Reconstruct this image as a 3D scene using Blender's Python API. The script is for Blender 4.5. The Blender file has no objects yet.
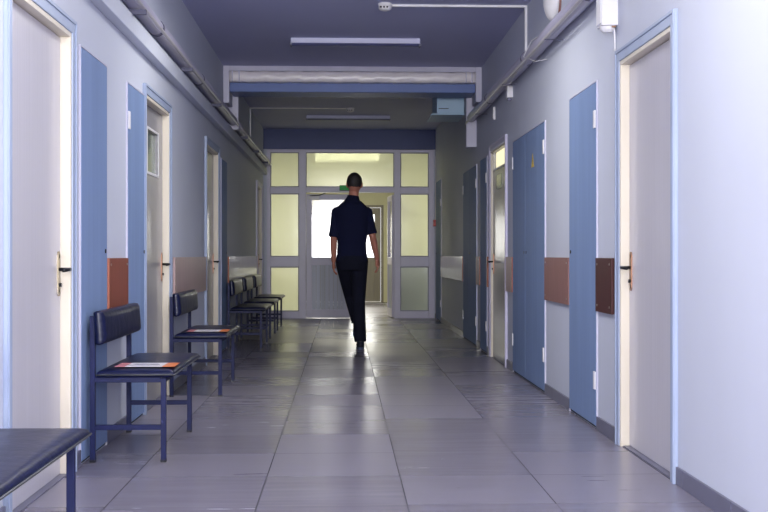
import bpy, bmesh, math, random
from mathutils import Vector, Matrix
random.seed(4)
S = bpy.context.scene
COL = S.collection
PI = math.pi
XL, XR, H = -1.25, 1.46, 2.98          # left wall, right wall, ceiling height
YB, YP, YF = -3.0, 18.0, 24.2          # rear wall, glazed partition, far lobby wall

# ------------------------------------------------------------------ materials
def srgb(r, g, b):
    f = lambda c: (c/255/12.92) if c/255 <= 0.04045 else ((c/255+0.055)/1.055)**2.4
    return (f(r), f(g), f(b), 1)
def new_mat(name):
    m = bpy.data.materials.new(name); m.use_nodes = True
    nt = m.node_tree; b = nt.nodes['Principled BSDF']
    return m, nt, b
def mat(name, col, rough=0.5, metal=0.0, var=0.06, scale=(6, 6, 6), bump=0.0, bscale=60, spec=0.5, coat=0.0):
    m, nt, b = new_mat(name)
    b.inputs['Roughness'].default_value = rough
    b.inputs['Metallic'].default_value = metal
    b.inputs['Specular IOR Level'].default_value = spec
    b.inputs['Coat Weight'].default_value = coat
    tc = nt.nodes.new('ShaderNodeTexCoord'); mp = nt.nodes.new('ShaderNodeMapping')
    mp.inputs['Scale'].default_value = scale
    nz = nt.nodes.new('ShaderNodeTexNoise'); nz.inputs['Scale'].default_value = 1; nz.inputs['Detail'].default_value = 4
    nt.links.new(tc.outputs['Object'], mp.inputs['Vector']); nt.links.new(mp.outputs[0], nz.inputs['Vector'])
    mr = nt.nodes.new('ShaderNodeMapRange'); mr.inputs[1].default_value = .3; mr.inputs[2].default_value = .7
    mr.inputs[3].default_value = 1-var; mr.inputs[4].default_value = 1+var
    nt.links.new(nz.outputs[0], mr.inputs[0])
    mx = nt.nodes.new('ShaderNodeVectorMath'); mx.operation = 'SCALE'
    mx.inputs[0].default_value = col[:3]
    nt.links.new(mr.outputs[0], mx.inputs['Scale']); nt.links.new(mx.outputs[0], b.inputs['Base Color'])
    if bump:
        n2 = nt.nodes.new('ShaderNodeTexNoise'); n2.inputs['Scale'].default_value = bscale; n2.inputs['Detail'].default_value = 3
        nt.links.new(tc.outputs['Object'], n2.inputs['Vector'])
        bp = nt.nodes.new('ShaderNodeBump'); bp.inputs['Strength'].default_value = bump; bp.inputs['Distance'].default_value = .01
        nt.links.new(n2.outputs[0], bp.inputs['Height']); nt.links.new(bp.outputs[0], b.inputs['Normal'])
    return m
def emis(name, col, s):
    m, nt, b = new_mat(name)
    b.inputs['Base Color'].default_value = col
    b.inputs['Emission Color'].default_value = col; b.inputs['Emission Strength'].default_value = s
    return m

M = {}
M['wall'] = mat('wall_paint', srgb(195, 199, 214), .55, var=.025, scale=(1.2, 1.2, .7), bump=.06, bscale=5, spec=.14)
M['ceil'] = mat('ceiling_paint', srgb(172, 174, 208), .6, var=.03, scale=(.8, .8, .8))
M['lobby'] = mat('lobby_paint', srgb(208, 206, 176), .5, var=.03)
M['beamblue'] = mat('blue_beam_paint', srgb(84, 106, 166), .45, var=.04, scale=(3, 3, 3))
M['beamlite'] = mat('pale_plaster', srgb(186, 184, 204), .5, var=.03)
M['wrap'] = mat('white_wrapping', srgb(222, 216, 222), .28, var=.05, scale=(5, 40, 5), bump=.8, bscale=9)
M['pilaster'] = mat('pilaster_paint', srgb(196, 194, 214), .5, var=.03)
M['doorblue'] = mat('blue_door_paint', srgb(122, 142, 180), .6, spec=.1, var=.05, scale=(14, 14, .8))
M['frameblue'] = mat('blue_frame_paint', srgb(158, 170, 196), .5, var=.05, scale=(5, 5, 3))
M['jamb'] = mat('cream_jamb_paint', srgb(214, 205, 190), .45, var=.05, scale=(9, 9, 2))
M['leaf'] = mat('pale_laminate', srgb(194, 191, 200), .3, var=.045, scale=(90, 90, .8))
M['leafgloss'] = mat('glossy_laminate', srgb(150, 148, 154), .24, var=.06, scale=(90, 90, .8))
M['white'] = mat('white_plastic', srgb(228, 226, 230), .4, var=.02)
M['pvc'] = mat('white_pvc_frame', srgb(196, 192, 216), .35, var=.02)
M['base'] = mat('baseboard_tile', srgb(104, 104, 124), .35, var=.08, scale=(3, 3, 3))
M['gap'] = mat('dark_gap', srgb(30, 30, 40), .8)
M['boardred'] = mat('dark_red_brown_board', srgb(70, 27, 28), .45, var=.12, scale=(40, 40, 3))
M['boardbrown'] = mat('worn_brown_board', srgb(138, 98, 94), .5, var=.1, scale=(30, 30, 3))
M['boardorange'] = mat('orange_brown_board', srgb(130, 68, 52), .5, var=.1, scale=(40, 40, 3))
M['boardpink'] = mat('pinkish_brown_board', srgb(176, 150, 150), .4, var=.08, scale=(30, 30, 3))
M['boardpale'] = mat('pale_board', srgb(232, 226, 226), .2, var=.06, scale=(30, 30, 2))
M['orangeedge'] = mat('orange_board_edge', srgb(160, 92, 70), .5, var=.08)
M['steelblue'] = mat('blue_painted_steel', srgb(12, 22, 70), .5, var=.08, scale=(9, 9, 9), spec=.3)
M['vinyl'] = mat('black_vinyl', srgb(10, 17, 54), .34, var=.1, scale=(8, 8, 8), bump=.3, bscale=16, spec=.35)
M['piping'] = mat('vinyl_piping', srgb(60, 62, 66), .4)
M['bronze'] = mat('bronze_plate', srgb(150, 112, 92), .35, metal=.7, var=.1)
M['brass'] = mat('pale_brass_plate', srgb(176, 164, 140), .35, metal=.6, var=.1)
M['black'] = mat('black_metal', srgb(26, 26, 34), .35, metal=.3)
M['screw'] = mat('steel_screw', srgb(180, 176, 170), .3, metal=.9)
M['pipe'] = mat('pipe_paint', srgb(172, 169, 192), .3, var=.05, scale=(8, 2, 8), bump=.25, bscale=7, spec=.5)
M['clipgrey'] = mat('clip_grey', srgb(96, 96, 116), .6, spec=.1)
M['conduit'] = mat('metal_conduit', srgb(186, 182, 190), .3, metal=.3)
M['greyplastic'] = mat('grey_plastic', srgb(120, 120, 145), .45)
M['tray'] = mat('fixture_shade', srgb(205, 206, 232), .4, var=.02)
M['shade'] = mat('shaded_underside', srgb(92, 96, 140), .4)  # dark colour paints the shade under the unlit lamps
M['navy'] = mat('navy_beam_paint', srgb(58, 70, 124), .5, var=.04)
M['duct'] = mat('duct_paint', srgb(150, 180, 206), .4, var=.03)
M['green'] = emis('exit_sign_green', srgb(10, 130, 50), .25)
M['signdark'] = mat('exit_sign_housing', srgb(24, 60, 48), .4)
M['red'] = mat('red_plastic', srgb(190, 40, 50), .4)
M['yellow'] = mat('yellow_sticker', srgb(226, 190, 50), .5)
M['paper'] = mat('white_paper', srgb(224, 220, 226), .35, var=.05, scale=(30, 30, 30))
M['paperorange'] = mat('orange_print', srgb(226, 120, 50), .35)
M['paperpink'] = mat('pink_print', srgb(210, 130, 140), .35)
M['ink'] = mat('grey_print', srgb(110, 110, 130), .5)
M['skin'] = mat('skin', srgb(176, 116, 98), .5, var=.05)
M['shirt'] = mat('navy_shirt', srgb(16, 20, 48), .9, var=.08, spec=.2)
M['trousers'] = mat('dark_trousers', srgb(18, 20, 36), .9, var=.08, spec=.2)
M['hair'] = mat('dark_hair', srgb(34, 28, 28), .6, var=.2, scale=(60, 60, 60))
M['shoe'] = mat('black_shoe', srgb(22, 24, 40), .35)
M['sole'] = mat('shoe_sole', srgb(90, 100, 130), .5)
M['doorolive'] = mat('olive_grey_door', srgb(128, 122, 112), .4, var=.06, scale=(30, 30, 1))
M['lamp'] = emis('lit_tube', (1.0, .97, .72, 1), 14)
M['glassgreen'] = mat('green_tinted_pane', srgb(88, 104, 84), .12, var=.3, scale=(3, 3, 5))
M['tape'] = mat('grey_putty', srgb(150, 150, 160), .6)

def glass(name, transp, translu, tint):
    m, nt, b = new_mat(name); nt.nodes.remove(b)
    out = nt.nodes['Material Output']
    if translu:
        t = nt.nodes.new('ShaderNodeBsdfRefraction'); t.inputs['IOR'].default_value = 1.03; t.inputs['Roughness'].default_value = .24
    else: t = nt.nodes.new('ShaderNodeBsdfTransparent')
    t.inputs[0].default_value = tint
    d = nt.nodes.new('ShaderNodeBsdfTranslucent'); d.inputs[0].default_value = tint
    g = nt.nodes.new('ShaderNodeBsdfGlossy'); g.inputs['Roughness'].default_value = .12
    tc = nt.nodes.new('ShaderNodeTexCoord'); wv = nt.nodes.new('ShaderNodeTexWave')
    wv.inputs['Scale'].default_value = 22; wv.bands_direction = 'X'; wv.inputs['Distortion'].default_value = .6
    nt.links.new(tc.outputs['Object'], wv.inputs['Vector'])
    mr = nt.nodes.new('ShaderNodeMapRange'); mr.inputs[3].default_value = max(0, translu-.08); mr.inputs[4].default_value = min(1, translu+.08) if translu else 0
    nt.links.new(wv.outputs['Fac'], mr.inputs[0])
    m1 = nt.nodes.new('ShaderNodeMixShader'); nt.links.new(mr.outputs[0], m1.inputs[0])
    nt.links.new(t.outputs[0], m1.inputs[1]); nt.links.new(d.outputs[0], m1.inputs[2])
    m2 = nt.nodes.new('ShaderNodeMixShader'); m2.inputs[0].default_value = .06
    nt.links.new(m1.outputs[0], m2.inputs[1]); nt.links.new(g.outputs[0], m2.inputs[2])
    nt.links.new(m2.outputs[0], out.inputs[0])
    return m
M['frost'] = glass('frosted_glass', .4, .72, (.93, .95, .84, 1))
M['frostgrey'] = glass('grey_frosted_glass', .4, .6, (.6, .64, .66, 1))
M['clear'] = glass('clear_glass', 1, 0, (.97, .97, .97, 1))

def floor_mat():
    m, nt, b = new_mat('floor_tile')
    N = nt.nodes.new; Lk = nt.links.new
    tc = N('ShaderNodeTexCoord'); sep = N('ShaderNodeSeparateXYZ'); Lk(tc.outputs['Object'], sep.inputs[0])
    def math_(op, a, c=None):
        n = N('ShaderNodeMath'); n.operation = op
        for i, v in enumerate((a, c)):
            if v is None: continue
            if isinstance(v, (int, float)): n.inputs[i].default_value = v
            else: Lk(v, n.inputs[i])
        return n.outputs[0]
    T = .6
    cells, dists = [], []
    for out, ph in ((sep.outputs[0], .257), (sep.outputs[1], 4.56)):
        u = math_('DIVIDE', math_('SUBTRACT', out, ph), T)
        fl = math_('FLOOR', u); fr = math_('SUBTRACT', u, fl)
        dists.append(math_('MINIMUM', fr, math_('SUBTRACT', 1.0, fr))); cells.append(fl)
    gx = math_('LESS_THAN', dists[0], .0028/T); gy = math_('LESS_THAN', dists[1], .0028/T)
    g = math_('MAXIMUM', gx, gy)
    cb = N('ShaderNodeCombineXYZ'); Lk(cells[0], cb.inputs[0]); Lk(cells[1], cb.inputs[1])
    wn = N('ShaderNodeTexWhiteNoise'); wn.noise_dimensions = '3D'; Lk(cb.outputs[0], wn.inputs['Vector'])
    mp = N('ShaderNodeMapping'); mp.inputs['Scale'].default_value = (1.0, 9, 1); Lk(tc.outputs['Object'], mp.inputs['Vector'])
    off = N('ShaderNodeVectorMath'); off.operation = 'ADD'; Lk(mp.outputs[0], off.inputs[0]); Lk(wn.outputs['Color'], off.inputs[1])
    nz = N('ShaderNodeTexNoise'); nz.inputs['Scale'].default_value = 2.2; nz.inputs['Detail'].default_value = 6; Lk(off.outputs[0], nz.inputs['Vector'])
    v = math_('ADD', math_('MULTIPLY', wn.outputs['Value'], .16), math_('MULTIPLY', nz.outputs[0], .4))
    v = math_('ADD', v, .74)
    sc = N('ShaderNodeVectorMath'); sc.operation = 'SCALE'; sc.inputs[0].default_value = srgb(126, 122, 136)[:3]; Lk(v, sc.inputs['Scale'])
    mx = N('ShaderNodeMix'); mx.data_type = 'RGBA'; Lk(math_('MAXIMUM', gx, math_('MULTIPLY', gy, .55)), mx.inputs[0]); Lk(sc.outputs[0], mx.inputs[6]); mx.inputs[7].default_value = srgb(52, 50, 62)
    Lk(mx.outputs[2], b.inputs['Base Color'])
    r = math_('ADD', math_('MULTIPLY', nz.outputs[0], .07), math_('ADD', .18, math_('MULTIPLY', wn.outputs['Value'], .12)))
    r2 = math_('MAXIMUM', r, math_('MULTIPLY', g, .7)); Lk(r2, b.inputs['Roughness'])
    b.inputs['Specular IOR Level'].default_value = .5
    bp = N('ShaderNodeBump'); bp.inputs['Strength'].default_value = .008; bp.inputs['Distance'].default_value = .01; Lk(nz.outputs[0], bp.inputs['Height']); Lk(bp.outputs[0], b.inputs['Normal'])
    return m
M['floor'] = floor_mat()

# ------------------------------------------------------------------ mesh helpers
def obj(name, bm, m, parent=None, loc=(0, 0, 0), bevel=0, smooth=False, seg=2):
    me = bpy.data.meshes.new(name); bm.normal_update(); bm.to_mesh(me); bm.free()
    ms = m if isinstance(m, (list, tuple)) else [m]
    for x in ms: me.materials.append(M[x] if isinstance(x, str) else x)
    o = bpy.data.objects.new(name, me); COL.objects.link(o); o.location = loc
    if parent: o.parent = parent
    if smooth:
        for p in me.polygons: p.use_smooth = True
    if bevel:
        bv = o.modifiers.new('bevel', 'BEVEL'); bv.width = bevel; bv.segments = seg; bv.limit_method = 'ANGLE'
    return o
def tag(o, label=None, cat=None, group=None, kind=None):
    if label: o['label'] = label
    if cat: o['category'] = cat
    if group: o['group'] = group
    if kind: o['kind'] = kind
    return o
def empty(name, loc=(0, 0, 0), rz=0):
    o = bpy.data.objects.new(name, None); COL.objects.link(o); o.location = loc; o.rotation_euler = (0, 0, rz)
    o.empty_display_size = .1
    return o
def box(bm, x0, x1, y0, y1, z0, z1, mi=0):
    v = [bm.verts.new((x, y, z)) for x in (x0, x1) for y in (y0, y1) for z in (z0, z1)]
    for f in ((0, 1, 3, 2), (4, 6, 7, 5), (0, 4, 5, 1), (2, 3, 7, 6), (0, 2, 6, 4), (1, 5, 7, 3)):
        bm.faces.new([v[i] for i in f]).material_index = mi
    return bm
def bx(*a, mi=0):
    return box(bmesh.new(), *a, mi=mi)
def boxes(*bs):
    bm = bmesh.new()
    for b in bs: box(bm, *b)
    return bm
def tube(bm, pts, r, seg=12, caps=True, rs=None):
    """round tube through a list of points; rs gives a radius for each point"""
    pts = [Vector(p) for p in pts]; rings = []
    up = None
    for i, p in enumerate(pts):
        if i == 0: d = pts[1]-p
        elif i == len(pts)-1: d = p-pts[i-1]
        else: d = (pts[i+1]-p).normalized()+(p-pts[i-1]).normalized()
        d.normalize()
        if up is None:
            up = Vector((0, 0, 1)) if abs(d.z) < .9 else Vector((1, 0, 0))
        a = d.cross(up).normalized(); b_ = a.cross(d).normalized(); up = b_
        rr = rs[i] if rs else r
        if not isinstance(rr, tuple): rr = (rr, rr)
        rings.append([bm.verts.new(p+a*math.cos(t)*rr[0]+b_*math.sin(t)*rr[1]) for t in [2*PI*k/seg for k in range(seg)]])
    for A, B in zip(rings, rings[1:]):
        for k in range(seg):
            bm.faces.new((A[k], A[(k+1) % seg], B[(k+1) % seg], B[k]))
    if caps:
        bm.faces.new(rings[0][::-1]); bm.faces.new(rings[-1])
    return bm
def ball(bm, c, rx, ry, rz, rot=None, u=20, v=14):
    mt = Matrix.Translation(c)
    if rot is not None: mt = mt @ rot
    mt = mt @ Matrix.Diagonal((rx, ry, rz, 1))
    bmesh.ops.create_uvsphere(bm, u_segments=u, v_segments=v, radius=1, matrix=mt)
    return bm
def revolve(profile, axis_mat, seg=28):
    """profile of (radius, height) turned about z, then placed by axis_mat"""
    bm = bmesh.new(); rings = []
    for r, h in profile:
        rings.append([bm.verts.new(axis_mat @ Vector((max(r, 1e-4)*math.cos(2*PI*k/seg), max(r, 1e-4)*math.sin(2*PI*k/seg), h))) for k in range(seg)])
    for A, B in zip(rings, rings[1:]):
        for k in range(seg): bm.faces.new((A[k], A[(k+1) % seg], B[(k+1) % seg], B[k]))
    bm.faces.new(rings[0][::-1]); bm.faces.new(rings[-1])
    bmesh.ops.recalc_face_normals(bm, faces=bm.faces[:])
    return bm

# ------------------------------------------------------------------ shell
def struct(name, bm, m, **k):
    return tag(obj(name, bm, m, **k), kind='structure')
struct('floor', bx(-1.6, 1.8, YB-.2, YF+.2, -.15, 0), 'floor')
struct('ceiling', bx(-1.6, 1.8, YB-.2, YP+.05, H, H+.15), 'ceil')

# recessed doors: side, outer frame y0..y1
DOORS = {'L': [(4.24, 5.315), (7.16, 8.25), (10.34, 11.45), (16.42, 17.5)],
         'R': [(4.92, 5.985), (10.07, 11.20)]}
DTOP = 2.075; AW = .062                # top of the architrave, its width
SW = (.4, 2.6, .8, 2.15)                 # unseen side windows added to brighten the near walls: y0, y1, z0, z1
def wall(name, x0, x1, doors):
    bm = bmesh.new(); y = SW[1]
    box(bm, x0, x1, YB, SW[0], 0, H); box(bm, x0, x1, SW[0], SW[1], 0, SW[2]); box(bm, x0, x1, SW[0], SW[1], SW[3], H)
    for a, b in doors:
        box(bm, x0, x1, y, a+AW, 0, H)
        box(bm, x0, x1, a+AW, b-AW, DTOP-AW, H)
        y = b-AW
    box(bm, x0, x1, y, YP+.05, 0, H)
    return struct(name, bm, 'wall')
wall('wall_left', XL-.3, XL, DOORS['L'])
wall('wall_right', XR, XR+.3, DOORS['R'])
# rear wall with a wide window behind the camera
WX0, WX1, WZ0, WZ1 = -1.05, 1.26, .75, 2.7
struct('wall_rear', boxes((XL, XR, YB-.2, YB, 0, WZ0), (XL, XR, YB-.2, YB, WZ1, H), (XL, WX0, YB-.2, YB, WZ0, WZ1), (WX1, XR, YB-.2, YB, WZ0, WZ1)), 'wall')
w = struct('window_1', boxes((WX0, WX0+.06, YB-.13, YB-.07, WZ0, WZ1), (WX1-.06, WX1, YB-.13, YB-.07, WZ0, WZ1),
           (WX0+.06, WX1-.06, YB-.13, YB-.07, WZ0, WZ0+.06), (WX0+.06, WX1-.06, YB-.13, YB-.07, WZ1-.06, WZ1),
           (.07, .13, YB-.13, YB-.07, WZ0+.06, WZ1-.06)), 'pvc')
obj('pane', bx(WX0+.05, WX1-.05, YB-.102, YB-.098, WZ0+.05, WZ1-.05), 'clear', w)
for wn_, xa in (('added_window_left', XL-.15), ('added_window_right', XR+.09)):  # added out of view so fill light can enter from both sides
    y0, y1, z0, z1 = SW
    w = struct(wn_, boxes((xa, xa+.06, y0, y0+.06, z0, z1), (xa, xa+.06, y1-.06, y1, z0, z1), (xa, xa+.06, y0+.06, y1-.06, z0, z0+.06),
        (xa, xa+.06, y0+.06, y1-.06, z1-.06, z1), (xa, xa+.06, (y0+y1)/2-.03, (y0+y1)/2+.03, z0+.06, z1-.06)), 'pvc')
    obj('pane', bx(xa+.028, xa+.032, y0+.05, y1-.05, z0+.05, z1-.05), 'clear', w)
# lobby beyond the partition
struct('wall_lobby_left', bx(XL-.3, XL, YP+.05, YF, 0, H), 'lobby')
struct('wall_lobby_right', bx(XR, XR+.3, YP+.05, YF, 0, H), 'lobby')
struct('wall_lobby_end', boxes((XL-.3, -.86, YF, YF+.2, 0, H), (.86, XR+.3, YF, YF+.2, 0, H), (-.86, .86, YF, YF+.2, 2.06, H)), 'lobby')
struct('ceiling_lobby', bx(-1.6, 1.8, YP+.05, YF+.2, H, H+.15), 'ceil').name = 'ceiling_lobby'

# dropped beam above the partition
struct('trim_1', bx(XL, XR, YP-.05, YP+.05, 2.665, H), 'navy')
# deep cross beam with pale upper moulding
struct('trim_2', bx(XL+.062, XR-.062, 12.02, 12.42, 2.715, H-.0), 'beamblue', bevel=.006)
struct('trim_3', bx(XL+.062, XR-.062, 11.965, 12.02, 2.925, H), 'beamlite', bevel=.004)
wr = tube(bmesh.new(), [(XL+.075, 11.985, 2.862), (XL+.19, 11.985, 2.862)], .062, 20)
t = tag(empty('wrapped_pipe', (0, 0, 0)), 'white wrapped pipe running across the blue ceiling beam', 'pipe')
bm = bmesh.new(); n = 60; W0, W1 = XL+.066, XR-.066; rings = []
for i in range(n+1):
    x = W0+(W1-W0)*i/n; a_ = .0035*math.sin(i*.9)+.003*math.sin(i*2.3)
    rings.append([bm.verts.new((x, (11.955+dy*(1+a_*6) if dy < .05 else 12.02), 2.861+dz+a_*.6)) for dy, dz in
                  ((.05, -.056), (-.03, -.056), (-.045, -.045), (-.052, -.015+a_*3), (-.052, .02), (-.045, .046), (-.03, .056), (.05, .056))])
for A, B in zip(rings, rings[1:]):
    for k in range(8): bm.faces.new((A[k], A[(k+1) % 8], B[(k+1) % 8], B[k]))
bm.faces.new(rings[0][::-1]); bm.faces.new(rings[-1]); bmesh.ops.recalc_face_normals(bm, faces=bm.faces[:])
obj('pipe_body', bm, 'wrap', t, smooth=True)
for x in (XL+.10, XL+.17, XR-.17, XR-.11):
    obj('clamp_band', bx(x-.006, x+.006, 11.896, 11.962, 2.802, 2.92), 'pilaster', t, bevel=.008)
# pilasters: two slim ones in front of the beam, two behind it
struct('trim_4', bx(XL, XL+.062, 11.96, 12.3, 2.59, H), 'pilaster', bevel=.004)
struct('trim_5', bx(XR-.062, XR, 11.96, 12.3, 2.61, H), 'pilaster', bevel=.004)
struct('trim_6', bx(XL+.005, XL+.115, 12.422, 12.56, 2.362, H), 'pilaster', bevel=.004)
struct('trim_7', bx(XR-.112, XR, 12.422, 12.56, 2.18, H), 'pilaster', bevel=.004)
# boxed ledge along the left wall
struct('trim_8', bx(XL, XL+.062, YB, YP-.06, 2.255, 2.362), 'wall', bevel=.004)

# baseboards, cut at every door
PANELS = {'L': [(5.45, 6.04), (6.62, 7.19), (11.70, 12.24)],
          'R': [(6.483, 7.257), (8.157, 9.693), (11.46, 12.0), (12.35, 13.72), (16.85, 17.72)]}
def baseboard(name, side, x0, x1):
    cuts = sorted(DOORS[side]+PANELS[side]); bm = bmesh.new(); y = YB+.01
    for a, b in cuts+[(YP-.06, None)]:
        if a-y > .05:
            yy = y+.002
            while yy < a-.002:                      # tile pieces 0.6 long
                e = min(a-.002, yy+.6)
                box(bm, x0, x1, yy, e-.002, 0, .078); yy = e
        y = b
    return struct(name, bm, 'base', bevel=.002)
baseboard('baseboard_left', 'L', XL, XL+.012)
baseboard('baseboard_right', 'R', XR-.012, XR)

# ------------------------------------------------------------------ doors
nd = [0]
def next_door():
    nd[0] += 1; return 'door_%d' % nd[0]
def hinged_door(side, y0, y1, leafm='leaf', plate='bronze', pane=None, flush=0.0, framem='frameblue', paneedge=None):
    """recessed leaf with architrave and cream jamb; the handle is at the far (y1) edge"""
    s = 1 if side == 'L' else -1                 # +x side faces the corridor
    X = XL if side == 'L' else XR
    root = tag(empty(next_door(), (X, (y0+y1)/2, 0)), kind='structure')
    yo = (y0+y1)/2
    a, b = y0-yo, y1-yo
    def B(x0, x1, *r):
        x0, x1 = sorted((x0*s, x1*s)); return (x0, x1)+r
    obj('architrave', boxes(B(0, .018, a, a+AW, 0, DTOP), B(0, .018, b-AW, b, 0, DTOP), B(0, .018, a+AW, b-AW, DTOP-AW, DTOP),
        B(.018, .024, a, a+.018, 0, DTOP), B(.018, .024, b-.018, b, 0, DTOP), B(.018, .024, a+.018, b-.018, DTOP-.018, DTOP)), framem, root, bevel=.003)
    obj('jamb', boxes(B(-.10, .012, a+AW, a+AW+.022, 0, DTOP-AW), B(-.10, .012, b-AW-.022, b-AW, 0, DTOP-AW),
        B(-.10, .012, a+AW+.022, b-AW-.022, DTOP-AW-.022, DTOP-AW)), 'jamb', root, bevel=.002)
    ya, yb, zt = a+AW+.024, b-AW-.024, DTOP-AW-.026
    if pane:
        p0, p1, z0, z1 = pane                    # fractions across, heights
        q0, q1 = ya+(yb-ya)*p0, ya+(yb-ya)*p1
        lf = boxes(B(-.078, -.034, ya, q0, .008, zt), B(-.078, -.034, q1, yb, .008, zt), B(-.078, -.034, q0, q1, .008, z0), B(-.078, -.034, q0, q1, z1, zt))
    else:
        lf = bmesh.new(); box(lf, *B(-.078, -.034, ya, yb, .008, zt))
    leaf = obj('leaf', lf, leafm, root)
    if pane:
        obj('pane', boxes(B(-.06, -.052, q0, q1, z0, z1)), paneedge or 'glassgreen', leaf)
        obj('glazing_bead', boxes(B(-.036, -.028, q0-.015, q0, z0-.015, z1+.015), B(-.036, -.028, q1, q1+.015, z0-.015, z1+.015),
            B(-.036, -.028, q0, q1, z0-.015, z0), B(-.036, -.028, q0, q1, z1, z1+.015)), 'white', leaf)
    leaf.location.x = flush*s
    hy = yb-.04
    hd = obj('handle', bmesh.new(), plate, leaf)
    bm = bmesh.new()
    box(bm, *B(-.034, -.028, hy-.016, hy+.016, .83, 1.0))
    for zz in (.83, 1.0): tube(bm, [(-.034*s, hy, zz), (-.028*s, hy, zz)], .016, 14)
    bm.to_mesh(hd.data); bm.free()
    l = tube(bmesh.new(), [(-.03*s, hy, .935), (.01*s, hy, .935), (.022*s, hy-.012, .935), (.024*s, hy-.05, .935), (.02*s, hy-.12, .932)], .0085, 10)
    obj('lever', l, 'black', leaf, smooth=True)
    k = bmesh.new(); tube(k, [(-.03*s, hy, .865), (-.018*s, hy, .865)], .009, 12)
    obj('key_cylinder', k, 'black', leaf)
    for zz in (.25, 1.75):
        obj('hinge', tube(bmesh.new(), [(-.026*s, ya-.001, zz-.05), (-.026*s, ya-.001, zz+.05)], .008, 10), 'screw', root)
    # threshold strip under the leaf
    obj('threshold', boxes(B(-.1, -.002, a+AW+.022, b-AW-.022, 0, .006)), 'base', root)
    # closing surface in the wall behind the leaf
    return root
hinged_door('L', *DOORS['L'][0], plate='brass')
hinged_door('L', *DOORS['L'][1], leafm='leafgloss', pane=(.30, .78, 1.55, 1.83), plate='bronze')
hinged_door('L', *DOORS['L'][2], leafm='leafgloss', plate='bronze')
hinged_door('L', *DOORS['L'][3], plate='bronze', framem='pvc')
hinged_door('R', *DOORS['R'][0], plate='bronze')
M['glowpane'] = emis('glowing_door_pane', (1, .93, .58, 1), .9)  # bright strip put in as a pane that glows by itself
r2 = hinged_door('R', *DOORS['R'][1], leafm='leafgloss', plate='bronze', pane=(.12, .9, 1.83, 1.99), paneedge='glowpane', framem='pvc', flush=.026)
leaf2 = [c for c in r2.children if c.name.startswith('leaf')][0]
obj('notice_plate', bx(.028, .034, -.12, .16, 1.62, 1.76), 'glassgreen', leaf2)

def flush_door(side, y0, y1, ztop, hinge_far=False, double=False, sign=False, hinges=True, seam=None, pull=False):
    """flat blue service door lying flush on the wall with thin frame, gap and hinges"""
    s = 1 if side == 'L' else -1; X = XL if side == 'L' else XR
    root = tag(empty(next_door(), (X, (y0+y1)/2, 0)), kind='structure'); yo = (y0+y1)/2; a, b = y0-yo, y1-yo
    def B(x0, x1, *r):
        x0, x1 = sorted((x0*s, x1*s)); return (x0, x1)+r
    obj('frame_strip', boxes(B(.0005, .010, a-.006, a, 0, ztop+.006), B(.0005, .010, b, b+.006, 0, ztop+.006), B(.0005, .010, a, b, ztop, ztop+.006)), 'pilaster', root)
    obj('gap_back', boxes(B(.0005, .002, a, b, .005, ztop)), 'gap', root)
    parts = [(a, b)] if not double else [(a, seam-yo if seam else 0), (seam-yo if seam else 0, b)]
    for i, (p, q) in enumerate(parts):
        lf = obj('leaf', boxes(B(.002, .012, p+.004, q-.004, .02, ztop-.004)), 'doorblue', root, bevel=.002)
        if hinges:
            far = hinge_far if not double else (i == 1)
            hy = (q-.02) if far else (p+.012)
            for zz in (.28, 1.78):
                obj('hinge', boxes(B(.012, .02, hy-.012, hy+.03 if not far else hy+.012, zz-.085*0.6, zz+.085*0.6)), 'white', lf, bevel=.002)
        kk = (q-.05) if not (hinge_far if not double else (i == 1)) else (p+.05)
        obj('lock', tube(bmesh.new(), [(.012*s, kk, 1.02), (.017*s, kk, 1.02)], .011, 12), 'black', lf)
    if sign:
        bm = bmesh.new(); c = sign
        tri = [bm.verts.new((.0135*s, c-yo+dy, z)) for dy, z in ((-.06, 1.67), (.06, 1.67), (0, 1.775))]
        bk = [bm.verts.new((.0122*s, v.co.y, v.co.z)) for v in tri]
        bm.faces.new(tri); bm.faces.new(bk[::-1])
        for i in range(3): bm.faces.new((tri[i], bk[i], bk[(i+1) % 3], tri[(i+1) % 3]))
        bmesh.ops.recalc_face_normals(bm, faces=bm.faces[:])
        sg = obj('warning_sign', bm, 'yellow', root)
        bm = bmesh.new()                      # black lightning bolt
        P = [(.004, 1.75), (-.012, 1.715), (0, 1.718), (-.006, 1.682), (.014, 1.724), (.002, 1.723), (.01, 1.75)]
        bm.faces.new([bm.verts.new((.0141*s, c-yo+y, z)) for y, z in P])
        obj('lightning_bolt', bm, 'black', sg)
    return root
flush_door('L', *PANELS['L'][0], 1.99, hinges=False)
flush_door('L', *PANELS['L'][1], 1.995, hinge_far=False)
flush_door('L', *PANELS['L'][2], 1.99, hinges=False)
flush_door('R', *PANELS['R'][0], 1.995, hinge_far=False)
flush_door('R', *PANELS['R'][1], 1.965, double=True, seam=9.02, sign=8.66)
flush_door('R', *PANELS['R'][2], 2.0, hinge_far=False)
flush_door('R', *PANELS['R'][3], 1.985, double=True, seam=13.0)
flush_door('R', *PANELS['R'][4], 2.13, hinge_far=False)

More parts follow.
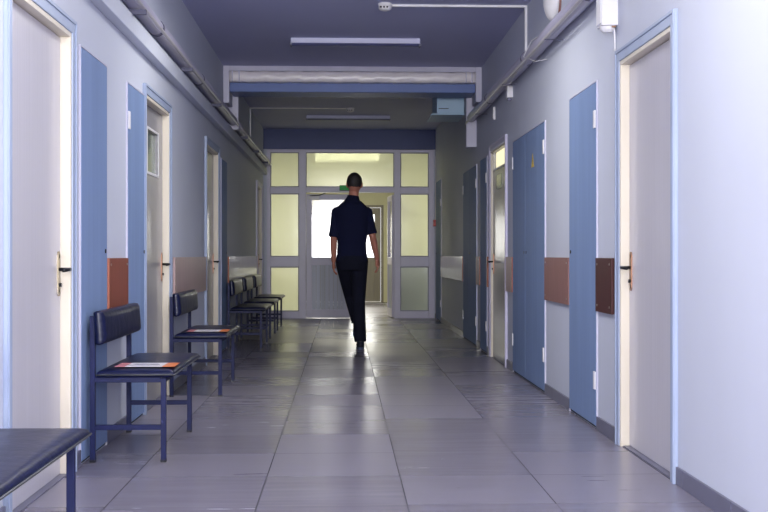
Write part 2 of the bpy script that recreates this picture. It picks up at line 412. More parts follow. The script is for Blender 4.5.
# ------------------------------------------------------------------ wall guard boards
def board(side, y0, y1, m, label, group=None, edge=True, z0=.68, z1=.983, screws=True, edgem='orangeedge'):
    s = 1 if side == 'L' else -1; X = XL if side == 'L' else XR
    root = tag(empty('wall_board', (X, (y0+y1)/2, z0)), label, 'board', group)
    a, b = -(y1-y0)/2, (y1-y0)/2; h = z1-z0
    x0, x1 = sorted((.002*s, .018*s))
    obj('panel', bx(x0, x1, a+.003, b, 0, h), m, root)
    if edge: obj('edge_strip', bx(x0, x1, a, a+.003, 0, h), edgem, root)
    if screws:
        for yy in (a+.045, b-.045):
            for zz in (.035, h-.035):
                obj('screw', tube(bmesh.new(), [(.018*s, yy, zz), (.0205*s, yy, zz)], .007, 10), 'screw', root)
    return root
G = 'wall guard boards along the corridor'
board('L', 6.065, 6.60, 'boardorange', 'orange brown board on the left wall behind the nearest full chair', G)
board('L', 8.42, 10.46, 'boardpink', 'long dull pinkish board on the left wall behind the second full chair', G, edge=False)
board('L', 12.40, 16.50, 'boardpale', 'long pale board on the left wall behind the three far chairs', G)
board('R', 6.082, 6.470, 'boardred', 'dark red brown board with corner screws beside the nearest right door', G, edgem='boardred')
board('R', 7.27, 8.13, 'boardbrown', 'worn brown board between the two blue doors on the right wall', G, edgem='boardbrown')
board('R', 9.705, 10.15, 'boardpink', 'brown board between the warning sign door and the glossy door', G)
board('R', 11.375, 11.45, 'boardpink', 'narrow sliver of board just beyond the glossy right door', G, screws=False)
board('R', 12.02, 12.34, 'boardpink', 'short pale board between two narrow blue doors on the right', G)
board('R', 13.74, 16.83, 'boardpale', 'long pale board on the right wall nearest the glass partition', G, edge=True)

# ------------------------------------------------------------------ chairs
def cushion(bm, x0, x1, y0, y1, z0, z1, crown=.012, n=10, r=.035):
    """padded slab: rounded rim and crowned top"""
    nx, ny = n, n*2; W, D = x1-x0, y1-y0
    def P(u, v, top):
        # squeeze rim
        eu = min(u, 1-u)*W; ev = min(v, 1-v)*D; e = min(eu, ev)
        k = 1 if e >= r else math.sqrt(max(0, 1-(1-e/r)**2))
        zm = z0+(z1-z0)*.35
        z = zm+(z1-zm)*k+crown*math.sin(PI*u)*math.sin(PI*v) if top else zm-(zm-z0)*min(1, k*1.5)
        return (x0+u*W, y0+v*D, z)
    us = [0, .02, .045, .08]+[.08+.84*i/nx for i in range(1, nx)]+[.92, .955, .98, 1]
    vs = [0, .008, .02, .038]+[.038+.924*i/ny for i in range(1, ny)]+[.962, .98, .992, 1]
    T = [[bm.verts.new(P(u, v, True)) for v in vs] for u in us]
    B = [[T[i][j] if i in (0, len(us)-1) or j in (0, len(vs)-1) else bm.verts.new(P(us[i], vs[j], False)) for j in range(len(vs))] for i in range(len(us))]
    for i in range(len(us)-1):
        for j in range(len(vs)-1):
            bm.faces.new((T[i][j], T[i+1][j], T[i+1][j+1], T[i][j+1]))
            q = (B[i][j], B[i][j+1], B[i+1][j+1], B[i+1][j])
            if len(set(q)) == 4:
                try: bm.faces.new(q)
                except ValueError: pass
    return bm
def make_chair():
    L, T = .93, .0125                            # length between outer leg centres; half tube
    root = empty('waiting_chair')
    y0, y1 = 0, L
    xr, xf = -.17, .17                           # rear and front leg positions about the chair centre
    for y in (y0, y1):
        obj('leg', bx(xr-T, xr+T, y-T, y+T, .006, .705), 'steelblue', root, bevel=.002)
        obj('leg', bx(xf-T, xf+T, y-T, y+T, .006, .405), 'steelblue', root, bevel=.002)
        obj('stretcher', bx(xr+T, xf-T, y-.009, y+.009, .155, .18), 'steelblue', root, bevel=.002)
    obj('seat_frame', boxes((xr-T+.001, xr+T-.001, y0+T, y1-T, .385, .41), (xf-T+.001, xf+T-.001, y0+T, y1-T, .385, .41),
        (xr+T, xf-T, y0-T, y0+T, .385, .41), (xr+T, xf-T, y1-T, y1+T, .385, .41)), 'steelblue', root, bevel=.002)
    for o in root.children:
        pass
    st = obj('seat', cushion(bmesh.new(), xr+.022, xf+.055, y0-.035, y1+.035, .411, .447), 'vinyl', root, smooth=True)
    a, b, c, d, zz = xr+.022, xf+.0565, y0-.0365, y1+.0365, .4235
    obj('piping', tube(bmesh.new(), [(a, c, zz), (b, c, zz), (b, d, zz), (a, d, zz)], .0035, 8), 'piping', st, smooth=True)
    bk = cushion(bmesh.new(), -.082, .082, y0-.035, y1+.035, 0, .05, crown=.006, r=.03)
    mt = Matrix.Translation((xr+T+.001, 0, .647)) @ Matrix.Rotation(math.radians(90-4), 4, 'Y')
    for v in bk.verts: v.co = mt @ v.co
    # the slab's x now runs vertically (down), z runs into the corridor
    obj('backrest', bk, 'vinyl', root, smooth=True)
    for y in (y0, y1):
        for x in (xr, xf): obj('foot_cap', bx(x-T-.001, x+T+.001, y-T-.001, y+T+.001, 0, .012), 'black', [q for q in root.children if q.name.startswith('leg') and abs((q.data.vertices[0].co.y+T)-y) < .02 and abs((q.data.vertices[0].co.x+T)-x) < .02][0])
    return root
def copy_tree(o, parent=None):
    c = o.copy(); COL.objects.link(c); c.parent = parent
    for ch in o.children: copy_tree(ch, c)
    return c
proto = make_chair()
CG = 'row of black vinyl waiting chairs along the left wall'
labels = ['nearest black vinyl seat with no backrest in view at the lower left corner',
          'whole chair second from the camera, in front of the orange board',
          'third chair from the camera, in front of the pinkish board',
          'fourth chair from the camera, nearest of the three under the pale board',
          'fifth chair from the camera, middle of the three under the pale board',
          'farthest waiting chair, next to the glass partition']
labels[0] = 'black vinyl chair cut off at the lower left corner, only its seat visible'
for i, y in enumerate((2.74, 5.55, 8.09, 12.1, 13.6, 15.12)):
    o = proto if i == 0 else copy_tree(proto)
    o.location = (-1.037, y, 0)
    tag(o, labels[i], 'chair', CG)

# printed paper strips lying on two seats
def strip(y, label, ang=0):
    root = tag(empty('paper_strip', (-.965, y, .4565), ang), label, 'paper', 'paper strips lying on the seats')
    bm = bmesh.new(); W, D = .29, .19
    obj('sheet', bx(-W/2+.05, W/2-.06, -D/2, D/2, 0, .0015), 'paper', root)
    obj('orange_end', bx(W/2-.06, W/2, -D/2, D/2, 0, .0015), 'paperorange', root)
    obj('pink_end', bx(-W/2, -W/2+.05, -D/2, D/2, 0, .0015), 'paperpink', root)
    obj('printed_line', boxes(*[(-W/2+.07+.004*k, W/2-.08-.006*k, -.03+.02*k, -.023+.02*k, .0015, .0019) for k in range(4)]), 'ink', root)
    bm.free()
strip(5.68, 'white paper strip with orange and pink ends on the chair before the orange board')
strip(8.24, 'white paper strip with an orange end on the chair before the pinkish board')

# ------------------------------------------------------------------ pipes, conduits and small fittings
def pipe_thing(name, pts, r, m, label, cat, clamps=(), seg=16):
    root = tag(empty(name, pts[0]), label, cat)
    o = Vector(pts[0])
    obj(name+'_run' if not name.endswith('pipe') else 'pipe_run', tube(bmesh.new(), [Vector(p)-o for p in pts], r, seg), m, root, smooth=True)
    for c0, c1 in clamps:
        obj('clamp', tube(bmesh.new(), [Vector(c0)-o, Vector(c1)-o], r+.003, seg), 'clipgrey', root)
    return root
def runpts(x, z, y0, y1, n, amp=.004):
    return [(x+amp*math.sin(i*2.1), y0+(y1-y0)*i/n, z+amp*math.sin(i*1.3)) for i in range(n+1)]
pipe_thing('heating_pipe', runpts(XL+.06, 2.447, YB+.02, 12.39, 30), .05, 'pipe', 'thick grey painted pipe along the top of the left wall ledge before the beam', 'pipe',
           [((XL+.06, y, 2.447), (XL+.06, y+.04, 2.447)) for y in (5.2, 7.3, 9.4, 11.4)])
pipe_thing('heating_pipe', runpts(XL+.06, 2.447, 12.60, YP-.06, 12), .05, 'pipe', 'thick grey pipe on the left ledge between the beam and the glass partition', 'pipe',
           [((XL+.06, y, 2.447), (XL+.06, y+.04, 2.447)) for y in (14.0, 16.2)])
pipe_thing('heating_pipe', runpts(XR-.06, 2.495, YB+.02, 12.39, 30), .05, 'pipe', 'thick grey painted pipe high along the right wall', 'pipe',
           [((XR-.06, y, 2.495), (XR-.06, y+.04, 2.495)) for y in (6.4, 8.6, 10.8)])
pipe_thing('cable_conduit', runpts(XL+.122, 2.40, YB+.02, 12.36, 14, .001), .011, 'conduit', 'thin shiny conduit clipped below the left heating pipe before the beam', 'conduit', seg=10)
pipe_thing('cable_conduit', runpts(XL+.126, 2.40, 12.60, YP-.06, 6, .001), .011, 'conduit', 'thin shiny conduit on the left ledge beyond the beam', 'conduit', seg=10)
pipe_thing('cable_conduit', runpts(XR-.118, 2.44, YB+.02, 12.39, 14, .001), .012, 'conduit', 'thin shiny conduit below the pipe on the right wall', 'conduit', seg=10)

for nm, side, z, ys in (('cable_conduit', 'L', 2.40, (4.5, 6.5, 8.5, 10.5)), ('cable_conduit.001', 'L', 2.40, (13.4, 15.2, 17.0)), ('cable_conduit.002', 'R', 2.44, (5.5, 7.5, 9.5, 11.5))):
    c = bpy.data.objects[nm]
    for y in ys:
        if side == 'L':   # small saddle standing on the ledge
            b = (XL+.04, XL+.136, y, y+.025, 2.363, 2.391)
        else: b = (XR-.125, XR, y, y+.012, 2.425, 2.43)
        o_ = c.location
        obj('clip', bx(b[0]-o_.x, b[1]-o_.x, b[2]-o_.y, b[3]-o_.y, b[4]-o_.z, b[5]-o_.z), 'clipgrey', c)
def detector(x, y, z, lab):
    root = tag(empty('smoke_detector', (x, y, z)), lab, 'smoke detector', 'round ceiling detectors')
    down = Matrix.Rotation(PI, 4, 'X')
    obj('base', revolve([(.055, 0), (.055, .012), (.045, .02)], down), 'white', root, smooth=False)
    h = obj('head', revolve([(.05, .02), (.052, .035), (.042, .05), (.02, .058)], down), 'white', root)
    for a in (-.7, -.2, .3):
        obj('vent_slot', boxes((a*.05-.006, a*.05+.008, -.056, -.046, -.042, -.03)), 'black', h)
    return root
detector(.33, 8.97, H-.001, 'round white detector on the ceiling near the camera, before the lamp')
detector(.10, 15.35, H-.001, 'round detector on the dark ceiling beyond the beam')
def flat_conduit(bs, loc, lab):
    root = tag(empty('surface_conduit', loc), lab, 'conduit')
    for b in bs: obj('channel', bx(*b), 'white', root, bevel=.002)
flat_conduit([(.34-.1, XR-.1-.002, -.013, .013, H-.018, H-.0005), (XR-.1-.02, XR-.1-.0005, -.013, .013, 2.575, H-.019)], (.1, 9.0, 0), 'white surface conduit from the near ceiling detector to the right wall')
flat_conduit([(XL+.002, .04, -.009, .009, H-.016, H-.0005), (XL+.0005, XL+.018, -.009, .009, 2.5, H-.017)], (0, 15.35, 0), 'thin pale conduit crossing the dark ceiling beyond the beam')

def ceiling_light(x, y, lab, lit=False, z=H, L=1.18, drop=.0):
    root = tag(empty('ceiling_light', (x, y, z)), lab, 'lamp', 'fluorescent ceiling lamps')
    obj('housing', bx(-L/2, L/2, -.05, .05, -.05, -.0005), 'tray', root, bevel=.004)
    dif = bmesh.new()
    n = 10; prof = [(-.062+.124*i/n, -.05-((.13 if z < H else .04) if lit else .018)*math.sin(PI*i/n)**.6) for i in range(n+1)]
    A = [dif.verts.new((-L/2+.01, p, q)) for p, q in prof]; B = [dif.verts.new((L/2-.01, p, q)) for p, q in prof]
    for i in range(n): dif.faces.new((A[i], B[i], B[i+1], A[i+1]))
    dif.faces.new(A); dif.faces.new(B[::-1]); dif.faces.new((A[0], A[-1], B[-1], B[0]))
    bmesh.ops.recalc_face_normals(dif, faces=dif.faces[:])
    obj('diffuser', dif, 'lamp' if lit else 'shade', root)
    for sx in (-1, 1): obj('end_cap', bx(sx*L/2-.008, sx*L/2+.008, -.064, .064, -.09 if lit else -.069, -.048), 'greyplastic' if not lit else 'white', root, bevel=.002)
    return root
ceiling_light(.115, 10.45, 'unlit white tube lamp on the ceiling before the blue beam')
ceiling_light(.10, 13.9, 'unlit lamp just behind the beam, only its lower edge showing')
ceiling_light(.075, 16.2, 'unlit lamp on the dark ceiling near the glass partition')
ceiling_light(.11, 3.9, 'added lit fill lamp on the ceiling, unseen, nearest above the camera', lit=True)  # this lamp and the next are added to brighten the walls
ceiling_light(.11, 7.2, 'lit ceiling lamp just above the frame, next before the smoke detector', lit=True)
ceiling_light(.08, 20.3, 'lit warm yellow lamp glowing through the glass above the door', lit=True, z=2.86, L=1.16)

# dome wall lamp, upper right
root = tag(empty('wall_lamp', (XR, 7.72, 2.735)), 'round white dome lamp high on the right wall above the pipe', 'lamp')
side = Matrix.Rotation(-PI/2, 4, 'Y')
obj('base_ring', revolve([(.15, 0), (.15, .012), (.145, .014)], side), 'boardbrown', root)
obj('dome', revolve([(.146*math.cos(a), .014+.08*math.sin(a)) for a in [PI/2*i/8 for i in range(9)]], side), 'white', root, smooth=True)
# box above the near right door
root = tag(empty('electrical_box', (XR, 6.06, 2.19)), 'white electrical box on the right wall above the door corner', 'box')
obj('case', bx(-.088, -.0005, -.06, .06, .03, .24), 'white', root, bevel=.004)
obj('cover', bx(-.094, -.088, -.052, .052, .04, .235), 'white', root, bevel=.003)
obj('lower_cap', tube(bmesh.new(), [(-.045, 0, .03), (-.045, 0, .015), (-.045, 0, .002)], .04, 20, rs=[.041, .037, .024]), 'white', root, smooth=False)
obj('cable', tube(bmesh.new(), [(-.018, -.03, .03), (-.014, -.034, 0), (-.012, -.03, -.04), (-.01, -.028, -.085), (-.012, -.03, -.10)], .004, 8), 'white', root, smooth=True)
obj('terminal', bx(-.03, -.01, -.045, -.02, .022, .031), 'bronze', root)
# small fittings below the right pipe
root = tag(empty('junction_box', (XR, 9.8, 2.345)), 'small square white junction box under the right pipe', 'box')
obj('case', bx(-.05, 0, -.05, .05, .01, .11), 'white', root, bevel=.005)
obj('lid_gland', tube(bmesh.new(), [(-.025, 0, .012), (-.025, 0, -.012)], .018, 14), 'greyplastic', root)
root = tag(empty('pipe_bracket', (XR, 10.9, 2.30)), 'small narrow white bracket on the right wall beneath the pipe', 'bracket')
obj('plate', bx(-.022, 0, -.02, .02, 0, .12), 'white', root, bevel=.003)
obj('bolt', tube(bmesh.new(), [(-.022, 0, .03), (-.028, 0, .03)], .007, 10), 'screw', root)
# ventilation box behind the beam, right
root = tag(empty('ventilation_box', (1.2, 12.75, 2.55)), 'pale blue ventilation box under the ceiling behind the beam', 'ventilation box')
obj('case', bx(-.16, .145, -.14, .5, .02, .428), 'duct', root, bevel=.005)
obj('flange', bx(-.22, .145, -.17, .52, 0, .018), 'duct', root, bevel=.003)
obj('slot', bx(-.14, -.03, -.144, -.1395, .07, .078), 'black', root)
# looped wire on right pipe
root = tag(empty('cord', (XR-.11, 8.3, 2.5)), 'thin loose white wire tied round the right pipe', 'cord')
obj('strand', tube(bmesh.new(), [(.109, 0, .12), (.03, .01, .07), (-.03, 0, -.05), (.04, -.1, -.10), (.109, -.2, -.10)], .0025, 6), 'white', root, smooth=True)
# red call point by the partition
root = tag(empty('fire_call_point', (XR, 17.82, 1.45)), 'small red fire call point on the right wall beside the partition', 'alarm button')
obj('case', bx(-.045, 0, -.05, .05, 0, .1), 'red', root, bevel=.005)
obj('button', tube(bmesh.new(), [(-.045, 0, .05), (-.05, 0, .05)], .018, 14), 'white', root)
obj('cable', tube(bmesh.new(), [(-.01, .03, .1), (-.01, .03, .6), (-.01, .03, 1.1)], .005, 8), 'white', root)

# ------------------------------------------------------------------ glazed partition
PY0, PY1 = YP-.035, YP+.035
part = tag(empty('glazed_partition', (0, YP, 0)), 'white framed glass partition with frosted panes across the corridor end', 'partition')
pz = [0, .115, .815, .975, 1.965, 2.07, 2.615, 2.663]
px = [-1.195, -1.14, -.693, -.583, .806, .905, 1.352, 1.435]
d0, d1 = -.035, .035
bs = [(px[0], px[1], d0, d1, 0, pz[7]), (px[2], px[3], d0, d1, 0, pz[7]), (px[4], px[5], d0, d1, 0, pz[7]), (px[6], px[7], d0, d1, 0, pz[7]),
      (px[1], px[2], d0, d1, pz[6], pz[7]), (px[3], px[4], d0, d1, pz[6], pz[7]), (px[5], px[6], d0, d1, pz[6], pz[7]),
      (px[1], px[2], d0, d1, pz[4], pz[5]), (px[3], px[4], d0, d1, pz[4]+.02, pz[5]), (px[5], px[6], d0, d1, pz[4], pz[5]),
      (px[1], px[2], d0, d1, pz[2], pz[3]), (px[5], px[6], d0, d1, pz[2], pz[3]),
      (px[1], px[2], d0, d1, 0, pz[1]), (px[5], px[6], d0, d1, 0, pz[1])]
obj('frame', boxes(*bs), 'pvc', part, bevel=.004)
struct('trim_9', boxes((XL, px[0], YP-.03, YP+.03, 0, 2.665), (px[7], XR, YP-.03, YP+.03, 0, 2.665)), 'wall')
def pane(x0, x1, z0, z1, m='frost'):
    e = .003
    p = obj('pane', bx(x0+e, x1-e, -.004, .004, z0+e, z1-e), m, part)
    t = .012
    obj('gasket', boxes((x0, x0+t, -.022, -.012, z0, z1), (x1-t, x1, -.022, -.012, z0, z1), (x0+t, x1-t, -.022, -.012, z0, z0+t), (x0+t, x1-t, -.022, -.012, z1-t, z1)), 'greyplastic', p)
pane(px[1], px[2], pz[5], pz[6]); pane(px[3], px[4], pz[5], pz[6]); pane(px[5], px[6], pz[5], pz[6])
pane(px[1], px[2], pz[3], pz[4]); pane(px[5], px[6], pz[3], pz[4])
pane(px[1], px[2], pz[1], pz[2]); pane(px[5], px[6], pz[1], pz[2], 'frostgrey')
# door frame inside the opening
def glazed_leaf(W, mirror=False, ribbed=True):
    """leaf hinged at x=0, spreading towards +x"""
    root = tag(empty(next_door()), kind='structure')
    st = .088; zb, zt = .012, 1.955
    obj('leaf_frame', boxes((0, st, -.025, .025, zb, zt), (W-st*.7, W, -.025, .025, zb, zt), (st, W-st*.7, -.025, .025, 1.87, zt),
        (st, W-st*.7, -.025, .025, .84, .965), (st, W-st*.7, -.025, .025, zb, .14)), 'pvc', root, bevel=.004)
    obj('pane', bx(st-.004, W-st*.7+.004, -.004, .004, .961, 1.874), 'clear', root)
    bm = bmesh.new(); n = 8; w = (W-st*1.7)/n
    for i in range(n):
        x = st+i*w
        box(bm, x+.002, x+w-.002, -.010-.004*(i % 2), .010, .14, .84)
        box(bm, x+w*.4, x+w*.6, -.017, -.012, .16, .82)
    obj('ribbed_panel', bm, 'ribpanel', root)
    h = obj('handle', tube(bmesh.new(), [(W-.03, -.025, 1.0), (W-.03, -.06, 1.0), (W-.13, -.06, 1.0)], .009, 10), 'black', root)
    obj('handle_plate', bx(W-.045, W-.015, -.031, -.025, .9, 1.06), 'black', root)
    return root
M['ribpanel'] = mat('ribbed_grey_panel', srgb(172, 178, 200), .35, var=.16, scale=(9, 9, .3))
ll = glazed_leaf(.69); ll.location = (-.578, YP, 0)
cl = obj('door_closer', boxes((.03, .20, -.075, -.027, 1.875, 1.925)), 'white', ll, bevel=.004)
obj('closer_arm', tube(bmesh.new(), [(.06, -.05, 1.93), (.22, -.11, 1.94), (.30, -.03, 1.975)], .007, 8), 'black', cl)
rl = glazed_leaf(.69); rl.location = (.80, YP+.035, 0)
rl.scale = (1, 1, 1); rl.rotation_euler = (0, 0, math.radians(94))
# exit sign over the door
root = tag(empty('exit_sign', (.10, YP-.035, 2.012)), 'small green exit sign on the rail above the double door', 'sign')
obj('housing', bx(-.155, .155, -.045, -.001, 0, .085), 'signdark', root, bevel=.003)
obj('sign_face', bx(-.148, .148, -.048, -.045, .006, .079), 'green', root)
# door mat beyond threshold
# far lobby doors
def far_leaf(x0, x1):
    root = tag(empty(next_door(), (x0, YF, 0)), kind='structure'); W = x1-x0
    obj('leaf_frame', boxes((0, .13, 0, .045, .02, 2.0), (W-.13, W, 0, .045, .02, 2.0), (.13, W-.13, 0, .045, 1.86, 2.0), (.13, W-.13, 0, .045, .02, .95)), 'doorolive', root, bevel=.004)
    obj('pane', bx(.13, W-.13, .02, .026, .95, 1.86), 'clear', root)
    obj('lower_panel', bx(.16, W-.16, -.008, 0, .12, .82), 'doorolive', root, bevel=.006)
    obj('handle', tube(bmesh.new(), [(W-.06 if x0 < 0 else .06, 0, 1.0), (W-.06 if x0 < 0 else .06, -.05, 1.0), (W-.16 if x0 < 0 else .16, -.05, 1.0)], .01, 8), 'black', root)
far_leaf(-.80, .0); far_leaf(.005, .80)
struct('trim_10', boxes((-.86, -.805, YF-.02, YF+.08, 0, 2.06), (.805, .86, YF-.02, YF+.08, 0, 2.06), (-.805, .805, YF-.02, YF+.08, 2.005, 2.06)), 'doorolive')
struct('trim_11', bx(-.8, .8, YF-.06, YF+.05, 0, .018), 'white')

# ------------------------------------------------------------------ person (walking away, seen from behind)
P0 = Vector((.0, 12.15, 0))
per = tag(empty('person', P0), 'person in a navy short-sleeved shirt and dark trousers walking towards the door', 'person')
def limb(bm, pts, rs, seg=14):
    tube(bm, pts, 0, seg, rs=rs)
    ball(bm, pts[0], *([rs[0] if not isinstance(rs[0], tuple) else min(rs[0])]*3), u=12, v=8)
    ball(bm, pts[-1], *([rs[-1] if not isinstance(rs[-1], tuple) else min(rs[-1])]*3), u=12, v=8)
def torso(bm, levels, grow=0):
    """levels: (x centre, y centre, z, half width, half depth)"""
    rings = []; n = 28
    for cx, cy, z, a, b in levels:
        a += grow; b += grow
        rings.append([bm.verts.new((cx+a*math.copysign(abs(math.cos(t))**.85, math.cos(t)), cy+b*math.copysign(abs(math.sin(t))**.85, math.sin(t)), z)) for t in [2*PI*k/n for k in range(n)]])
    for A, B in zip(rings, rings[1:]):
        for k in range(n): bm.faces.new((A[k], A[(k+1) % n], B[(k+1) % n], B[k]))
    bm.faces.new(rings[0][::-1]); bm.faces.new(rings[-1])
def solid(name, bm, m, parent, vox, sm=6):
    bmesh.ops.recalc_face_normals(bm, faces=bm.faces[:])
    o = obj(name, bm, m, parent)
    r = o.modifiers.new('merge', 'REMESH'); r.mode = 'VOXEL'; r.voxel_size = vox; r.use_smooth_shade = True
    s_ = o.modifiers.new('soften', 'SMOOTH'); s_.factor = .5; s_.iterations = sm
    return o
TOR = [(.095, 0, .86, .155, .105), (.095, 0, .93, .165, .115), (.095, .0, 1.02, .145, .105), (.095, .0, 1.12, .14, .10), (.095, .005, 1.25, .16, .112),
       (.095, .01, 1.37, .178, .118), (.095, .01, 1.44, .182, .105), (.096, .01, 1.49, .168, .092), (.098, .01, 1.535, .125, .078), (.10, .01, 1.575, .082, .066), (.102, .012, 1.61, .06, .058)]
SHL, SHR = Vector((-.068, .01, 1.455)), Vector((.258, .01, 1.455))
ELL, ELR = Vector((-.10, -.02, 1.18)), Vector((.315, -.01, 1.19))
WRL, WRR = Vector((-.10, .07, .94)), Vector((.365, .08, .96))
HIL, HIR = Vector((.02, 0, .90)), Vector((.17, 0, .90))
KNL, KNR = Vector((.08, .27, .56)), Vector((.165, .03, .49))
ANL, ANR = Vector((.15, .20, .27)), Vector((.185, -.04, .10))
body = bmesh.new()
torso(body, TOR)
limb(body, [SHL, (SHL+ELL)/2, ELL, (ELL*2+WRL)/3, WRL], [.05, .044, .037, .037, .026])
limb(body, [SHR, (SHR+ELR)/2, ELR, (ELR*2+WRR)/3, WRR], [.05, .044, .037, .037, .026])
limb(body, [HIL, (HIL+KNL)/2, KNL, (KNL*2+ANL)/3, ANL], [.085, .072, .055, .054, .036])
limb(body, [HIR, (HIR+KNR)/2, KNR, (KNR*2+ANR)/3, ANR], [.085, .072, .055, .054, .036])
limb(body, [(.102, .01, 1.56), (.115, .02, 1.66), (.12, .03, 1.70)], [.058, .054, .054])
HC = Vector((.122, .025, 1.765))
ball(body, HC, .077, .098, .103); ball(body, HC+Vector((0, .035, -.055)), .055, .06, .062)
ball(body, HC+Vector((0, .105, -.022)), .012, .02, .018)          # nose
limb(body, [HC+Vector((-.016, .093, -.062)), HC+Vector((.016, .093, -.062))], [.008, .008], 8)   # mouth
for sx in (-1, 1): ball(body, HC+Vector((sx*.078, .0, -.015)), .012, .02, .033)   # ears
for W_, d, sx in ((WRL, (WRL-ELL).normalized(), -1), (WRR, (WRR-ELR).normalized(), 1)):
    d = (d*.6+Vector((0, 0, -1))*.6).normalized()
    pc = W_+d*.05
    rot = d.to_track_quat('-Z', 'Y').to_matrix().to_4x4()
    ball(body, pc, .018, .042, .055, rot)
    fwd = Vector((0, 1, 0)); fwd = (fwd-d*fwd.dot(d)).normalized(); inn = Vector((-sx, 0, 0))
    for k, (off, ln) in enumerate(((.030, .072), (.011, .082), (-.009, .076), (-.028, .06))):
        b0 = W_+d*.075+fwd*off
        limb(body, [b0, b0+d*ln*.5+inn*.004, b0+d*ln*.85+inn*.02, b0+d*ln*.98+inn*.035], [.0095, .009, .0085, .0075], 8)
    b0 = W_+d*.03+fwd*.03
    limb(body, [b0, b0+d*.03+fwd*.025+inn*.01, b0+d*.06+fwd*.03+inn*.018], [.012, .0105, .009], 8)
solid('body', body, 'skin', per, .0055, 4)
# eyes
for sx in (-1, 1):
    e = obj('eye', ball(bmesh.new(), HC+Vector((sx*.03, .083, .0)), .012, .012, .009), 'paper', per, smooth=True)
    obj('iris', ball(bmesh.new(), HC+Vector((sx*.03, .092, .0)), .005, .005, .005, u=10, v=8), 'black', e)
# hair: cap over the back and top of the skull
hb = bmesh.new(); ball(hb, HC+Vector((0, -.008, .018)), .083, .102, .097, u=32, v=24)
for v in hb.verts:
    n = (v.co-HC)
    if n.y > .03 and n.z < .055: v.co = HC+n*.82
    elif n.z < -.075: v.co = HC+n*.84
    else: v.co += n.normalized()*random.uniform(-.002, .002)
obj('hair', hb, 'hair', per, smooth=True)
sh = bmesh.new()
torso(sh, [(a, b, z, c, d) for a, b, z, c, d in TOR[1:10]], .012)
for A, B in ((SHL, ELL), (SHR, ELR)):
    E = A.lerp(B, .88 if A is SHR else .97)
    limb(sh, [A, A.lerp(E, .5), A.lerp(E, .8)], [.058, .055, .055])
    tube(sh, [A.lerp(E, .7), E], 0, 16, rs=[.055, .060])
shirt = solid('shirt', sh, 'shirt', per, .007, 5)
cb = bmesh.new(); tube(cb, [(.100, .01, 1.545), (.102, .01, 1.575), (.106, .010, 1.605), (.109, .012, 1.63)], 0, 20, rs=[.108, .088, .068, .062]); obj('collar', cb, 'shirt', shirt, smooth=True)
tr = bmesh.new()
torso(tr, [(.095, 0, .84, .15, .105), (.095, 0, .93, .168, .12), (.095, 0, 1.0, .152, .112)], .008)
limb(tr, [HIL, (HIL+KNL)/2, KNL, (KNL*2+ANL)/3], [.098, .085, .07, .066]); tube(tr, [KNL, ANL], 0, 16, rs=[.07, .058])
limb(tr, [HIR, (HIR+KNR)/2, KNR, (KNR*2+ANR)/3], [.098, .085, .072, .07]); tube(tr, [KNR, ANR+Vector((0, 0, -.02))], 0, 16, rs=[.072, .064])
solid('trousers', tr, 'trousers', per, .007, 5)
def shoe(an, pitch):
    bm = bmesh.new(); so = bmesh.new()
    R = Matrix.Translation(an) @ Matrix.Rotation(pitch, 4, 'X')
    ball(bm, (0, 0, -.02), .042, .05, .06); ball(bm, (0, -.02, -.055), .042, .05, .035); ball(bm, (0, .06, -.055), .045, .09, .034); ball(bm, (.0, .13, -.062), .046, .055, .027)
    pts = [(.038*math.cos(t)*(1.15 if math.sin(t) > 0 else 1), .055+.13*math.sin(t)) for t in [2*PI*k/24 for k in range(24)]]
    A = [so.verts.new((x, y, -.10)) for x, y in pts]; B = [so.verts.new((x*1.03, y*1.02, -.078)) for x, y in pts]
    so.faces.new(A[::-1]); so.faces.new(B)
    for k in range(24): so.faces.new((A[k], A[(k+1) % 24], B[(k+1) % 24], B[k]))
    for b_ in (bm, so):
        for v in b_.verts: v.co = R @ v.co
    s_ = solid('shoe', bm, 'shoe', per, .006, 4); obj('sole', so, 'sole', s_)
shoe(ANR, 0); shoe(ANL, math.radians(-42))

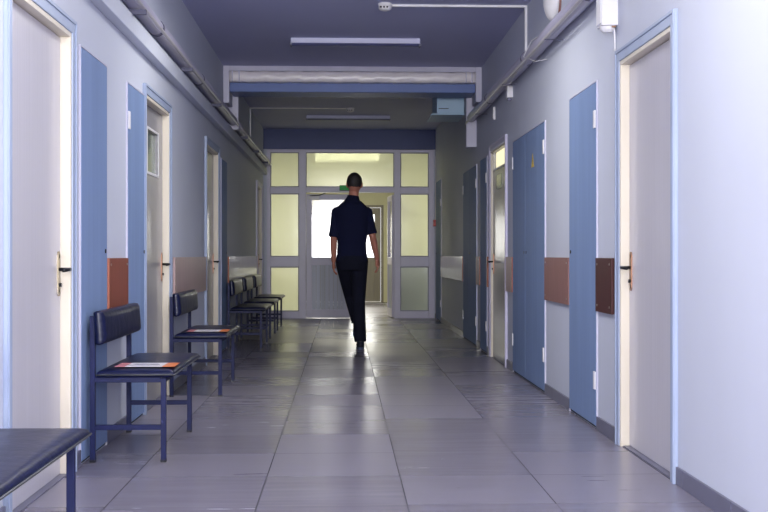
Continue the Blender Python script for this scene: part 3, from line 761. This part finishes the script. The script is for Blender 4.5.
# ------------------------------------------------------------------ light
def area(name, loc, rot, sx, sy, power, col):
    l = bpy.data.lights.new(name, 'AREA'); l.shape = 'RECTANGLE'; l.size = sx; l.size_y = sy; l.energy = power; l.color = col
    o = bpy.data.objects.new(name, l); COL.objects.link(o); o.location = loc; o.rotation_euler = rot
    return o
area('window_daylight', ((WX0+WX1)/2, YB-.25, 1.75), (math.radians(90), 0, 0), 2.2, 1.9, 620, (1, .985, .95))
area('added_side_fill', (XL-.45, 1.5, 1.48), (0, math.radians(-90), 0), 1.3, 2.1, 62, (1, .965, .91))  # fill light through the added side windows, this and the next
area('added_side_fill', (XR+.45, 1.5, 1.48), (0, math.radians(90), 0), 1.3, 2.1, 52, (1, .965, .91))
for y in (3.9, 7.2):  # fill light for the two added ceiling lamps
    area('added_ceiling_fill', (.11, y, 2.78), (0, 0, 0), 1.15, .12, 32, (1, .985, .95))
area('lobby_lamp', (.08, 20.3, 2.66), (0, 0, 0), 1.1, .12, 62, (1, .95, .7))
area('lobby_daylight', (0, YF+.3, 1.4), (math.radians(-90), 0, 0), 1.4, .9, 30, (1, .98, .9))
wd = bpy.data.worlds.new('world'); S.world = wd; wd.use_nodes = True
bg = wd.node_tree.nodes['Background']; bg.inputs[0].default_value = (.95, .96, 1, 1); bg.inputs[1].default_value = 2.5

# ------------------------------------------------------------------ camera
th = math.atan(41/1140)
cd = bpy.data.cameras.new('camera'); cam = bpy.data.objects.new('camera', cd); COL.objects.link(cam)
cd.sensor_width = 36; cd.lens = 1140/768*36; cd.shift_y = -1/768; cd.clip_start = .05
cam.location = (0, 0, 1.0); cam.rotation_euler = (PI/2, 0, -th)
S.camera = cam
S.view_settings.view_transform = 'Standard'; S.view_settings.look = 'None'; S.view_settings.gamma = 1; S.view_settings.exposure = 0.08
S.view_settings.use_curve_mapping = False
S.cycles.use_denoising = True
S.cycles.max_bounces = 10; S.cycles.diffuse_bounces = 6; S.cycles.glossy_bounces = 4; S.cycles.transparent_max_bounces = 12
S.cycles.sample_clamp_indirect = 6
